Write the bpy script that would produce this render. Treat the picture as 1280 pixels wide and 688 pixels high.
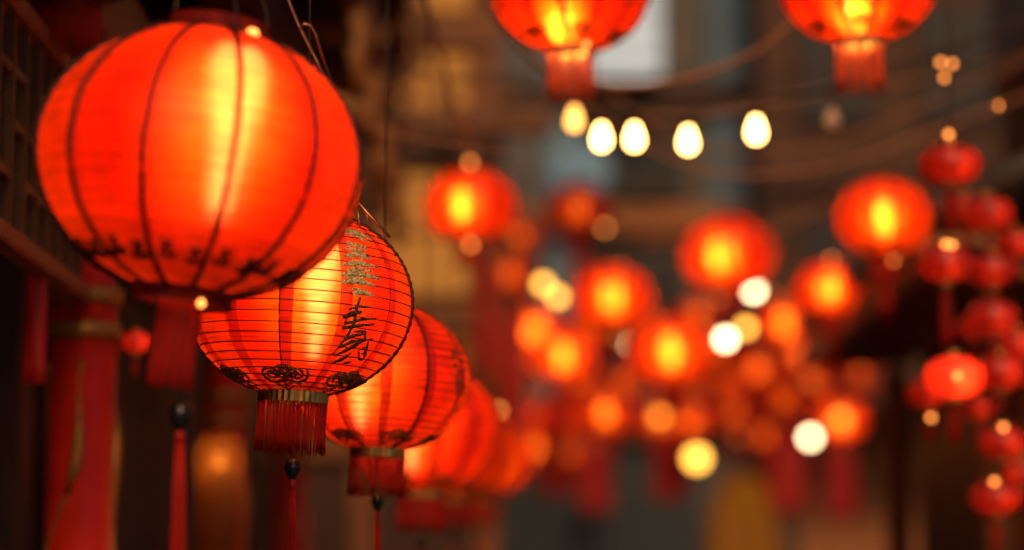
import bpy, math, random
from mathutils import Vector, Matrix
R_ = math.radians
rnd = random.Random(7)
scene = bpy.context.scene
for o in list(bpy.data.objects): bpy.data.objects.remove(o)
COL = scene.collection

# ------------------------------------------------------------------ camera, sky, sun, exposure
CAM_Z, PITCH, LENS = 1.6, R_(7.8), 85.0
FP = 1280 * LENS / 36.0
cam_d = bpy.data.cameras.new("camera"); cam = bpy.data.objects.new("camera", cam_d); COL.objects.link(cam)
cam.location = (0, 0, CAM_Z); cam.rotation_euler = (math.pi / 2 + PITCH, 0, 0)
cam_d.lens = LENS; cam_d.sensor_width = 36.0; cam_d.clip_start = 0.05; cam_d.clip_end = 600
cam_d.dof.use_dof = True; cam_d.dof.focus_distance = 4.12; cam_d.dof.aperture_fstop = 1.2
scene.camera = cam

world = bpy.data.worlds.new("World"); scene.world = world; world.use_nodes = True
nt = world.node_tree; nt.nodes.clear()
sky = nt.nodes.new("ShaderNodeTexSky"); sky.sky_type = 'NISHITA'; sky.sun_disc = False
sky.sun_elevation = R_(34); sky.sun_rotation = R_(175); sky.air_density = 1.0; sky.dust_density = 1.5
bg = nt.nodes.new("ShaderNodeBackground"); bg.inputs['Strength'].default_value = 0.03
wo = nt.nodes.new("ShaderNodeOutputWorld")
nt.links.new(sky.outputs[0], bg.inputs[0]); nt.links.new(bg.outputs[0], wo.inputs[0])

sun_d = bpy.data.lights.new("sun", 'SUN'); sun_d.energy = 1.7; sun_d.angle = R_(20); sun_d.color = (1, .58, .29)
sun = bpy.data.objects.new("sun", sun_d); COL.objects.link(sun)
sun.rotation_euler = (R_(56), 0, R_(5)); sun.location = (0, -5, 9)

vs = scene.view_settings; vs.view_transform = 'Standard'; vs.look = 'None'; vs.exposure = 0.0; vs.gamma = 1.0
cy = scene.cycles
cy.use_denoising = True; cy.max_bounces = 8; cy.diffuse_bounces = 4; cy.glossy_bounces = 3
cy.transmission_bounces = 6; cy.sample_clamp_indirect = 4.0; cy.use_adaptive_sampling = False
cy.caustics_reflective = False

# ------------------------------------------------------------------ helpers
def at(px, py, d):
    x = (px - 640) / FP; y = -(py - 344) / FP
    f = Vector((0, math.cos(PITCH), math.sin(PITCH))); u = Vector((0, -math.sin(PITCH), math.cos(PITCH)))
    return Vector((0, 0, CAM_Z)) + d * (f + x * Vector((1, 0, 0)) + y * u)

class MB:
    def __init__(s): s.v = []; s.f = []; s.m = []; s.sm = []
    def add(s, vs, fs, mi=0, smooth=False):
        b = len(s.v); s.v += [tuple(v) for v in vs]
        for f in fs: s.f.append(tuple(i + b for i in f)); s.m.append(mi); s.sm.append(smooth)
        return s
    def box(s, x0, x1, y0, y1, z0, z1, mi=0, bev=0.0):
        b = min(bev, (x1 - x0) * .3, (y1 - y0) * .3, (z1 - z0) * .3)
        if b <= 0:
            v = [(x, y, z) for z in (z0, z1) for y in (y0, y1) for x in (x0, x1)]
            return s.add(v, [(0, 2, 3, 1), (4, 5, 7, 6), (0, 1, 5, 4), (2, 6, 7, 3), (0, 4, 6, 2), (1, 3, 7, 5)], mi)
        def ring(z, i): return [(x0 + i, y0 + b, z), (x0 + b, y0 + i, z), (x1 - b, y0 + i, z), (x1 - i, y0 + b, z), (x1 - i, y1 - b, z), (x1 - b, y1 - i, z), (x0 + b, y1 - i, z), (x0 + i, y1 - b, z)]
        def ringi(z): return [(x0 + b, y0 + b, z), (x0 + b, y0 + b, z), (x1 - b, y0 + b, z), (x1 - b, y0 + b, z), (x1 - b, y1 - b, z), (x1 - b, y1 - b, z), (x0 + b, y1 - b, z), (x0 + b, y1 - b, z)]
        r = [ring(z0 + b, 0), ring(z1 - b, 0)]
        vv = r[0] + r[1] + [(x0 + b, y0 + b, z0), (x1 - b, y0 + b, z0), (x1 - b, y1 - b, z0), (x0 + b, y1 - b, z0), (x0 + b, y0 + b, z1), (x1 - b, y0 + b, z1), (x1 - b, y1 - b, z1), (x0 + b, y1 - b, z1)]
        f = [(i, (i + 1) % 8, (i + 1) % 8 + 8, i + 8) for i in range(8)]
        f += [(19, 18, 17, 16), (20, 21, 22, 23)]
        cb = [16, 17, 18, 19]; ct = [20, 21, 22, 23]; prs = [(0, 1), (2, 3), (4, 5), (6, 7)]
        for k, (a, c) in enumerate(prs):
            f += [(c, a, cb[k]), (a + 8, c + 8, ct[k])]
            n = prs[(k + 1) % 4][0]
            f += [(n, c, cb[k], cb[(k + 1) % 4]), (c + 8, n + 8, ct[(k + 1) % 4], ct[k])]
        return s.add(vv, f, mi)
    def lathe(s, prof, seg=24, mi=0, smooth=True, cap=True, c=(0, 0, 0), flute=0, fa=0.0):
        v = []; n = len(prof)
        for r, z in prof:
            for k in range(seg):
                a = 2 * math.pi * k / seg; rr = r * (1 + (fa if (flute and (k % 2)) else 0))
                v.append((c[0] + rr * math.cos(a), c[1] + rr * math.sin(a), c[2] + z))
        f = [(i * seg + k, i * seg + (k + 1) % seg, (i + 1) * seg + (k + 1) % seg, (i + 1) * seg + k) for i in range(n - 1) for k in range(seg)]
        if cap: f += [tuple(reversed(range(seg))), tuple((n - 1) * seg + k for k in range(seg))]
        return s.add(v, f, mi, smooth)
    def tube(s, pts, rad, seg=5, mi=0, closed=False, smooth=True, flat=None, up=None, norms=None):
        pts = [Vector(p) for p in pts]; n = len(pts); v = []
        ref = Vector(up) if up else None
        for i, p in enumerate(pts):
            a = pts[(i - 1) % n] if (closed or i > 0) else p; b = pts[(i + 1) % n] if (closed or i < n - 1) else p
            t = (b - a).normalized()
            h = ref if ref else (Vector((0, 0, 1)) if abs(t.z) < .95 else Vector((1, 0, 0)))
            if norms: h = norms[i]
            e1 = t.cross(h).normalized(); e2 = e1.cross(t).normalized()
            r = rad[i] if isinstance(rad, (list, tuple)) else rad
            for k in range(seg):
                an = 2 * math.pi * (k + .5) / seg
                v.append(p + e1 * (r * math.cos(an)) + e2 * (r * math.sin(an) * (flat or 1)))
        m = n if closed else n - 1
        f = [(i * seg + k, i * seg + (k + 1) % seg, ((i + 1) % n) * seg + (k + 1) % seg, ((i + 1) % n) * seg + k) for i in range(m) for k in range(seg)]
        if not closed: f += [tuple(reversed(range(seg))), tuple((n - 1) * seg + k for k in range(seg))]
        return s.add(v, f, mi, smooth)
    def mesh(s, name, *mats):
        me = bpy.data.meshes.new(name); me.from_pydata(s.v, [], s.f)
        for m in mats: me.materials.append(m)
        me.polygons.foreach_set('material_index', s.m); me.polygons.foreach_set('use_smooth', s.sm); me.update()
        return me

def link(name, me, parent=None, loc=(0, 0, 0), rot=(0, 0, 0), sc=None):
    o = bpy.data.objects.new(name, me); COL.objects.link(o); o.location = loc; o.rotation_euler = rot
    if sc: o.scale = sc if isinstance(sc, (tuple, list)) else (sc,) * 3
    if parent: o.parent = parent
    return o
def tag(o, label, cat, group=None, kind=None):
    if label: o['label'] = label
    if cat: o['category'] = cat
    if group: o['group'] = group
    if kind: o['kind'] = kind
    return o
def thing(name, label, cat, loc=(0, 0, 0), rot=(0, 0, 0), group=None):
    return tag(link(name, None, None, loc, rot), label, cat, group)
def part(name, mb, mat, parent, loc=(0, 0, 0), rot=(0, 0, 0)):
    mats = mat if isinstance(mat, (list, tuple)) else [mat]
    return link(name, mb.mesh(name, *mats), parent, loc, rot)
def catenary(a, b, sag, n=24):
    a = Vector(a); b = Vector(b)
    return [a.lerp(b, i / n) - Vector((0, 0, 4 * sag * (i / n) * (1 - i / n))) for i in range(n + 1)]

# ------------------------------------------------------------------ materials
def mat_new(name):
    m = bpy.data.materials.new(name); m.use_nodes = True; m.node_tree.nodes.clear(); return m, m.node_tree
def N(t, typ, **kw):
    n = t.nodes.new(typ)
    for k, v in kw.items():
        if k in n.inputs: n.inputs[k].default_value = v
        else: setattr(n, k, v)
    return n
def principled(name, col, rough=.6, metal=0.0, var=.25, scale=8.0, stretch=(1, 1, 1), bump=.15, spec=.4, sheen=0):
    m, t = mat_new(name); out = N(t, "ShaderNodeOutputMaterial"); p = N(t, "ShaderNodeBsdfPrincipled")
    p.inputs['Roughness'].default_value = rough; p.inputs['Metallic'].default_value = metal
    p.inputs['Specular IOR Level'].default_value = spec
    tc = N(t, "ShaderNodeTexCoord"); mp = N(t, "ShaderNodeMapping"); mp.inputs['Scale'].default_value = stretch
    nz = N(t, "ShaderNodeTexNoise"); nz.inputs['Scale'].default_value = scale; nz.inputs['Detail'].default_value = 6
    t.links.new(tc.outputs['Object'], mp.inputs[0]); t.links.new(mp.outputs[0], nz.inputs['Vector'])
    rmp = N(t, "ShaderNodeValToRGB")
    lo = tuple(c * (1 - var) for c in col) + (1,); hi = tuple(min(1, c * (1 + var)) for c in col) + (1,)
    rmp.color_ramp.elements[0].color = lo; rmp.color_ramp.elements[1].color = hi
    rmp.color_ramp.elements[0].position = .3; rmp.color_ramp.elements[1].position = .7
    t.links.new(nz.outputs[0], rmp.inputs[0]); t.links.new(rmp.outputs[0], p.inputs['Base Color'])
    if bump:
        b = N(t, "ShaderNodeBump"); b.inputs['Strength'].default_value = bump; b.inputs['Distance'].default_value = .02
        t.links.new(nz.outputs[0], b.inputs['Height']); t.links.new(b.outputs[0], p.inputs['Normal'])
    t.links.new(p.outputs[0], out.inputs[0]); return m
def emit(name, col, strength):
    m, t = mat_new(name); out = N(t, "ShaderNodeOutputMaterial"); e = N(t, "ShaderNodeEmission")
    e.inputs[0].default_value = (*col, 1); e.inputs[1].default_value = strength
    t.links.new(e.outputs[0], out.inputs[0]); return m
def silk(name, trans, refl, clear, fclear=.2, rough=.3, ior=1.25, gloss=.05, core=None, fcore=.0, rcore=.5):
    """thin dyed silk: scatters the lamp's light through (translucent), lets part of it through nearly straight
    (rough refraction) and reflects a little (diffuse, gloss)"""
    m, t = mat_new(name); out = N(t, "ShaderNodeOutputMaterial")
    tr = N(t, "ShaderNodeBsdfTranslucent"); df = N(t, "ShaderNodeBsdfDiffuse"); rf = N(t, "ShaderNodeBsdfRefraction")
    gl = N(t, "ShaderNodeBsdfGlossy")
    rf.inputs['Roughness'].default_value = rough; rf.inputs['IOR'].default_value = ior
    gl.inputs['Roughness'].default_value = .42; gl.inputs['Color'].default_value = (.9, .85, .85, 1)
    tc = N(t, "ShaderNodeTexCoord"); mp = N(t, "ShaderNodeMapping"); mp.inputs['Scale'].default_value = (9, 9, 260)
    nz = N(t, "ShaderNodeTexNoise"); nz.inputs['Scale'].default_value = 1.0; nz.inputs['Detail'].default_value = 4
    t.links.new(tc.outputs['Object'], mp.inputs[0]); t.links.new(mp.outputs[0], nz.inputs['Vector'])
    n2 = N(t, "ShaderNodeTexNoise"); n2.inputs['Scale'].default_value = 22.0; n2.inputs['Detail'].default_value = 7
    oi = N(t, "ShaderNodeObjectInfo")
    off = N(t, "ShaderNodeVectorMath"); off.operation = 'ADD'
    t.links.new(tc.outputs['Object'], off.inputs[0]); t.links.new(oi.outputs['Location'], off.inputs[1])
    t.links.new(off.outputs[0], n2.inputs['Vector'])
    def varied(col, sock, amt):
        mr = N(t, "ShaderNodeMapRange"); mr.inputs[1].default_value = .3; mr.inputs[2].default_value = .7
        mr.inputs[3].default_value = 1 - amt; mr.inputs[4].default_value = 1 + amt * .4
        ad = N(t, "ShaderNodeMath"); ad.operation = 'ADD'; ml = N(t, "ShaderNodeMath"); ml.operation = 'MULTIPLY'; ml.inputs[1].default_value = .5
        t.links.new(nz.outputs[0], ad.inputs[0]); t.links.new(n2.outputs[0], ad.inputs[1]); t.links.new(ad.outputs[0], ml.inputs[0])
        t.links.new(ml.outputs[0], mr.inputs[0])
        vm = N(t, "ShaderNodeVectorMath"); vm.operation = 'SCALE'; vm.inputs[0].default_value = col
        t.links.new(mr.outputs[0], vm.inputs['Scale']); t.links.new(vm.outputs[0], sock)
    varied(trans, tr.inputs[0], .7); varied(clear, rf.inputs[0], .7); df.inputs[0].default_value = (*refl, 1)
    bp = N(t, "ShaderNodeBump"); bp.inputs['Strength'].default_value = .12; bp.inputs['Distance'].default_value = .002
    t.links.new(nz.outputs[0], bp.inputs['Height'])
    for b in (df, gl): t.links.new(bp.outputs[0], b.inputs['Normal'])
    m1 = N(t, "ShaderNodeMixShader"); m1.inputs[0].default_value = .22
    t.links.new(tr.outputs[0], m1.inputs[1]); t.links.new(df.outputs[0], m1.inputs[2])
    m2 = N(t, "ShaderNodeMixShader"); m2.inputs[0].default_value = fclear
    t.links.new(m1.outputs[0], m2.inputs[1]); t.links.new(rf.outputs[0], m2.inputs[2])
    if core:
        rc = N(t, "ShaderNodeBsdfRefraction"); rc.inputs['Roughness'].default_value = rcore; rc.inputs['IOR'].default_value = ior; varied(core, rc.inputs[0], .5)
        m2b = N(t, "ShaderNodeMixShader"); m2b.inputs[0].default_value = fcore
        t.links.new(m2.outputs[0], m2b.inputs[1]); t.links.new(rc.outputs[0], m2b.inputs[2]); m2 = m2b
    lw = N(t, "ShaderNodeLayerWeight"); lw.inputs[0].default_value = .25
    mm = N(t, "ShaderNodeMath"); mm.operation = 'MULTIPLY_ADD'; mm.inputs[1].default_value = gloss * 2.5; mm.inputs[2].default_value = gloss * .5
    t.links.new(lw.outputs['Facing'], mm.inputs[0])
    m3 = N(t, "ShaderNodeMixShader"); t.links.new(mm.outputs[0], m3.inputs[0])
    t.links.new(m2.outputs[0], m3.inputs[1]); t.links.new(gl.outputs[0], m3.inputs[2])
    t.links.new(m3.outputs[0], out.inputs[0]); return m
def thread(name, col, tr=.35):
    m, t = mat_new(name); out = N(t, "ShaderNodeOutputMaterial")
    d = N(t, "ShaderNodeBsdfPrincipled"); d.inputs['Base Color'].default_value = (*col, 1); d.inputs['Roughness'].default_value = .45
    x = N(t, "ShaderNodeBsdfTranslucent"); x.inputs[0].default_value = (*col, 1)
    mx = N(t, "ShaderNodeMixShader"); mx.inputs[0].default_value = tr
    t.links.new(d.outputs[0], mx.inputs[1]); t.links.new(x.outputs[0], mx.inputs[2]); t.links.new(mx.outputs[0], out.inputs[0]); return m
def glitter(name, col, dark=(.20, .09, .015)):
    m, t = mat_new(name); out = N(t, "ShaderNodeOutputMaterial"); p = N(t, "ShaderNodeBsdfPrincipled")
    p.inputs['Base Color'].default_value = (*col, 1); p.inputs['Metallic'].default_value = .08; p.inputs['Roughness'].default_value = .38
    tc = N(t, "ShaderNodeTexCoord"); v = N(t, "ShaderNodeTexVoronoi"); v.inputs['Scale'].default_value = 330
    t.links.new(tc.outputs['Object'], v.inputs['Vector'])
    b = N(t, "ShaderNodeBump"); b.inputs['Strength'].default_value = .9; b.inputs['Distance'].default_value = .003
    rp_ = N(t, 'ShaderNodeValToRGB'); rp_.color_ramp.elements[0].color = (*dark, 1); rp_.color_ramp.elements[1].color = (*col, 1); rp_.color_ramp.elements[0].position = .25; rp_.color_ramp.elements[1].position = .6
    t.links.new(v.outputs['Color'], rp_.inputs[0]); t.links.new(rp_.outputs[0], p.inputs['Base Color'])
    t.links.new(v.outputs['Distance'], b.inputs['Height']); t.links.new(b.outputs[0], p.inputs['Normal'])
    t.links.new(p.outputs[0], out.inputs[0]); return m

WARM = (1.0, .58, .26)
M = {}
M['silk'] = silk('red_silk', (.85, .010, .0006), (.45, .006, .002), (1.0, .115, .004), .27, 1.0, 1.6, gloss=.03, core=(1.0, .54, .26), fcore=.038, rcore=.42)
M['silk_tape'] = silk('red_silk_double', (.42, .006, .001), (.26, .004, .002), (.8, .08, .008), .10, .7, 1.45)
M['silk_far'] = silk('red_silk_far', (.9, .020, .001), (.45, .006, .002), (1.0, .19, .006), .30, .9, 1.5, core=(1.0, .36, .05), fcore=.06, rcore=.3)
M['cord_dark'] = principled('dark_seam_cord', (.035, .006, .004), .6, var=.3)
M['wire_hoop'] = principled('hoop_wire', (.06, .010, .006), .5, var=.2, bump=0)
M['gold'] = glitter('gold_glitter', (1.0, .86, .36), (.42, .22, .04))
M['jet'] = glitter('jet_glitter', (.16, .08, .03), (.012, .006, .004))  # same glitter as the gold, in dark tones
M['old_gold'] = glitter('old_gold_thread', (.42, .20, .05), (.05, .02, .008))  # gold darkened in its colour, as it looks against the lamp
M['ring_red'] = principled('red_lacquer_ring', (.16, .008, .005), .6, var=.3, scale=30, spec=.15)
M['motif'] = principled('dark_print', (.05, .008, .005), .6, var=.2)  # gilt print painted dark, standing backlit before the lamp glow
M['brass'] = principled('gilt_band', (.62, .36, .10), .3, 1.0, scale=40)
M['thread'] = thread('red_thread', (.80, .030, .016), .5)
M['thread_dark'] = thread('dark_red_thread', (.22, .008, .006), .2)
M['bead'] = principled('black_bead', (.012, .010, .010), .18, 0, var=.2, scale=60, bump=.25, spec=.6)
M['copper'] = principled('coppered_wire', (.45, .20, .09), .35, 1.0, scale=30)
M['steel'] = principled('dark_steel', (.10, .08, .07), .35, 1.0, scale=30)
M['black'] = principled('black_rubber', (.012, .011, .010), .6, var=.3)
M['cable_warm'] = principled('tan_cable', (.50, .20, .08), .5, var=.2, scale=4)  # bulb light on the slack cables put into their colour
M['cable'] = principled('brown_cable', (.05, .03, .022), .6, var=.2, scale=4)
M['lamp'] = emit('lantern_lamp', WARM, 60)
M['lamp_far'] = emit('far_lantern_lamp', WARM, 88)
M['lamp_mid'] = emit('mid_lantern_lamp', WARM, 34)
M['lamp_low'] = emit('low_lantern_lamp', WARM, 55)
M['lamp_dim'] = emit('dim_lantern_lamp', (1.0, .5, .2), 14)  # weak lamp, also added inside unlit lanterns to lift their red
M['bulb'] = emit('festoon_bulb', (1.0, .50, .13), 22)
M['bulb_pale'] = emit('pale_globe', (1.0, .74, .40), 17)
M['bulb_yellow'] = emit('yellow_globe', (1.0, .46, .06), 7.5)
M['bulb_amber'] = emit('amber_globe', (1.0, .30, .03), 5)
M['fairy'] = emit('fairy_light', (1.0, .28, .05), 5)  # glow of the fairy lights and of the added glint beads
M['bulb_off'] = principled('unlit_frosted_bulb', (.62, .42, .30), .25, var=.1, bump=0)

# ------------------------------------------------------------------ lanterns
NG = 12; GA = 2 * math.pi / NG; TAPE = R_(6.6)
LR, LH, HS = .20, .159, .1667            # equator radius, half height, ellipse half axis
def prof_r(z): return LR * math.sqrt(max(0.0, 1 - (z / HS) ** 2))
# hoops at equal arc length
def arc_z(m):
    zs = [-LH + 2 * LH * i / 600 for i in range(601)]; L = [0]
    for i in range(600): L.append(L[-1] + math.hypot(zs[i + 1] - zs[i], prof_r(zs[i + 1]) - prof_r(zs[i])))
    res = []; j = 0
    for k in range(m):
        t = L[-1] * k / (m - 1)
        while j < 600 and L[j] < t: j += 1
        res.append(zs[min(j, 600)])
    return res
def gore_r(a, z, flat=.32):
    """radius of the silk at angle a: the cloth runs a little flat between two seams"""
    h = GA / 2; u = ((a % GA) - h)
    return prof_r(z) * (1 - flat + flat * math.cos(h) / math.cos(u))
def surf(a, z, off=0.0):
    r = gore_r(a, z) + off; return Vector((r * math.cos(a), r * math.sin(a), z))

def cloth(a0, a1, nx, m, mi=0, sag=.0016, mb=None):
    mb = mb or MB(); zs = arc_z(m); rows = []
    for k in range(m - 1):
        for s in range(3): rows.append((zs[k] + (zs[k + 1] - zs[k]) * s / 3, sag * (0, .85, .85)[s]))
    rows.append((zs[-1], 0))
    v = [surf(a0 + (a1 - a0) * i / nx, z, -g) for z, g in rows for i in range(nx + 1)]
    w = nx + 1
    f = [(j * w + i, j * w + i + 1, (j + 1) * w + i + 1, (j + 1) * w + i) for j in range(len(rows) - 1) for i in range(nx)]
    return mb.add(v, f, mi, True)
def hoop_mb(z, rad=.0013, mb=None, seg=60):
    mb = mb or MB(); n = NG * 5
    return mb.tube([surf(2 * math.pi * i / n, z, .0004) for i in range(n)], rad, 4, 0, True)
def seam_mb(m, r=.0016, rv=.0009):
    mb = cloth(0, TAPE, 2, m); zs = [-LH + 2 * LH * i / 70 for i in range(71)]
    zs = [math.sin(math.pi / 2 * (z / LH)) * LH for z in zs]
    mb.tube([surf(-.004, z, .001) for z in zs], [r + rv * (i % 2) for i in range(71)], 5, 1)
    return mb
def scroll_mb(scale=1.55, z0=-.137, turns=((-.6, 0, 1), (.0, .25, -1), (.62, 0, 1))):
    """gilt cloud scrolls stitched to a gore just above the bottom ring"""
    mb = MB(); ac = GA * .62
    for du, dz, dr in turns:
        pts = []; c_a = ac + du * .19 * scale
        for i in range(22):
            t = i / 21; an = dr * t * 4.2 * math.pi; rr = (.0022 + .0125 * t) * scale
            z = z0 + dz * .012 + .55 * rr * math.sin(an); z = max(z, -LH + .001)
            a = c_a + rr * math.cos(an) / max(.05, prof_r(z))
            pts.append(surf(a, z, .0022))
        mb.tube(pts, .0017 * scale, 4)
    for k in range(3):
        pts = []
        for i in range(14):
            t = i / 13; a = ac + (t - .5) * .42 * scale; z = -LH + .0035 + k * .0042 + .0025 * math.sin(t * 9 + k)
            pts.append(surf(a, max(z, -LH + .001), .002))
        mb.tube(pts, .0013, 4)
    return mb
def motif_mb():
    """small gilt key-fret motif"""
    mb = MB(); ac = GA * .5
    P = [[(-1, 1), (1, 1)], [(0, 1), (0, -1)], [(-.8, .2), (.8, .2)], [(-.9, -1), (.9, -1)], [(-.9, -1), (-.9, -.3)], [(.9, -1), (.9, -.3)]]
    for pl in P:
        pts = []
        for i in range(5):
            t = i / 4; x = pl[0][0] + (pl[1][0] - pl[0][0]) * t; y = pl[0][1] + (pl[1][1] - pl[0][1]) * t
            z = -.128 + y * .0075; pts.append(surf(ac + x * .0088 / prof_r(z), z, .002))
        mb.tube(pts, .0030, 4)
    return mb
def fringe_mb(n=150, rad=.0605, length=.095, seed=1, r0=.0011):
    r = random.Random(seed); mb = MB()
    for k in range(n):
        a = 2 * math.pi * k / n + r.uniform(-.02, .02); rr = rad - r.choice((0, .002, .004)); l = length * r.uniform(.95, 1.03)
        sw = r.uniform(-.004, .004); tw = r.uniform(-.03, .03); pts = []
        for i in range(5):
            t = i / 4; pts.append(((rr + sw * t * t) * math.cos(a + tw * t), (rr + sw * t * t) * math.sin(a + tw * t), -l * t))
        mb.tube(pts, r0 * r.uniform(.7, 1.1), 3)
    return mb
def tassel_mb(length=.34, rad=.009, n=34, seed=3):
    r = random.Random(seed); mb = MB()
    for k in range(n):
        a = r.uniform(0, 6.28); q = rad * math.sqrt(r.random()); l = length * r.uniform(.93, 1.0)
        pts = []
        for i in range(5):
            t = i / 4; s = q * (.45 + .55 * min(1, t * 3)); pts.append((s * math.cos(a + t * .3), s * math.sin(a + t * .3), -l * t))
        mb.tube(pts, .0012, 3)
    mb.lathe([(.002, .004), (.0055, 0), (.0065, -.008), (.0055, -.016)], 10)
    return mb
def bulb_mb(r=.021, h=.14, seg=12):
    pr = []
    for i in range(9):
        t = -math.pi / 2 + math.pi * i / 8; pr.append((max(.001, r * math.cos(t)), (h / 2 - r) * (1 if t > 0 else -1 if t < 0 else 0) + r * math.sin(t)))
    return MB().lathe(pr, seg)

HM = 25
ME = {}
ME['panel'] = cloth(TAPE, GA, 5, HM).mesh('silk_panel', M['silk'])
ME['seam'] = seam_mb(HM).mesh('seam_tape', M['silk_tape'], M['cord_dark'])
ME['seam_plain'] = seam_mb(HM, .0005, .0002).mesh('seam_tape', M['silk_tape'], M['silk_tape'])
ME['braid'] = seam_mb(HM, .0028, .0016).mesh('seam_tape', M['silk_tape'], M['cord_dark'])
ME['seam_thin'] = seam_mb(HM, .0010, .0006).mesh('seam_tape', M['silk_tape'], M['cord_dark'])
ME['hoops'] = [hoop_mb(z).mesh('hoop', M['wire_hoop']) for z in arc_z(HM)[1:-1]]
ME['panel_smooth'] = cloth(TAPE, GA, 5, HM, sag=.0006).mesh('silk_panel', M['silk'])
ME['seam_bold'] = seam_mb(HM, .0036, .0010).mesh('seam_tape', M['silk'], M['cord_dark'])
ME['hoops_soft'] = [hoop_mb(z, .0006).mesh('hoop', M['silk_tape']) for z in arc_z(HM)[1:-1]]
ME['panel_far'] = cloth(TAPE, GA, 3, 13, sag=.002).mesh('silk_panel', M['silk_far'])
ME['seam_far'] = seam_mb(13).mesh('seam_tape', M['silk_tape'], M['cord_dark'])
hb = MB(); [hoop_mb(z, .0016, hb) for z in arc_z(13)[1:-1]]
ME['hoops_far'] = hb.mesh('hoop_frame', M['wire_hoop'])
ME['scroll'] = scroll_mb().mesh('gilt_scroll', M['old_gold'])
ME['motif'] = motif_mb().mesh('printed_motif', M['motif'])
RB = prof_r(LH)
ME['ring_b'] = MB().lathe([(RB - .003, -.016), (RB + .001, -.018), (RB + .001, .002), (RB - .003, .004), (RB - .005, .002), (RB - .005, -.016), (RB - .003, -.016)], 72, cap=False, flute=1, fa=.022, smooth=False).mesh('bottom_ring', M['brass'])
ME['ring_t'] = MB().lathe([(RB - .004, -.004), (RB + .001, -.003), (RB + .001, .016), (RB - .003, .018), (RB - .005, .016), (RB - .004, -.004)], 48, cap=False, flute=1, fa=.02, smooth=False).mesh('top_ring', M['ring_red'])
ME['ring_b_red'] = ME['ring_b'].copy(); ME['ring_b_red'].materials[0] = M['ring_red']
ME['fringe'] = fringe_mb().mesh('fringe', M['thread'])
ME['fringe_far'] = fringe_mb(90, r0=.0016).mesh('fringe', M['thread'])
ME['fringe_bright'] = fringe_mb(64, .056, .118, r0=.0016).mesh('fringe', thread('orange_red_thread', (1.0, .17, .04), .6))  # light on the fringe put into a brighter orange thread
ME['tassel'] = tassel_mb().mesh('tassel', M['thread'])
ME['bead'] = MB().lathe([(.002, .017), (.008, .0155), (.0125, .010), (.0145, .002), (.013, -.006), (.009, -.013), (.006, -.016), (.006, -.019), (.003, -.020)], 20).mesh('bead', M['bead'])
ME['thread'] = MB().tube([(0, 0, 0), (0, 0, -.14)], .0008, 4).mesh('bead_thread', M['cable'])
ME['lamp'] = MB().lathe([(.001, -.075), (.005, -.073), (.008, -.06), (.010, -.03), (.015, 0), (.023, .03), (.026, .05), (.022, .068), (.013, .082), (.002, .085)], 14).mesh('lamp', M['lamp'])
ME['lamp_far'] = bulb_mb(.027, .085).mesh('lamp', M['lamp_far'])
ME['lamp_mid'] = bulb_mb(.027, .085).mesh('lamp', M['lamp_mid']); ME['lamp_low'] = bulb_mb(.024, .10).mesh('lamp', M['lamp_low'])
ME['lamp_dim'] = bulb_mb(.027, .085).mesh('lamp', M['lamp_dim'])
ME['socket'] = MB().lathe([(.012, 0), (.014, .005), (.014, .04), (.006, .046), (.003, .05)], 12).mesh('socket', M['black'])
bm = MB(); bm.tube([Vector((RB * math.cos(t), 0, LH + .012 + .075 * math.sin(t))) for t in [math.pi * i / 16 for i in range(17)]], .0016, 5)
ME['bail'] = bm.mesh('wire_bail', M['steel'])
ME['bead_fairy'] = MB().lathe([(.001, -.011), (.007, -.009), (.0105, 0), (.007, .009), (.001, .011)], 10).mesh('fairy_bulb', M['fairy'])

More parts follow.
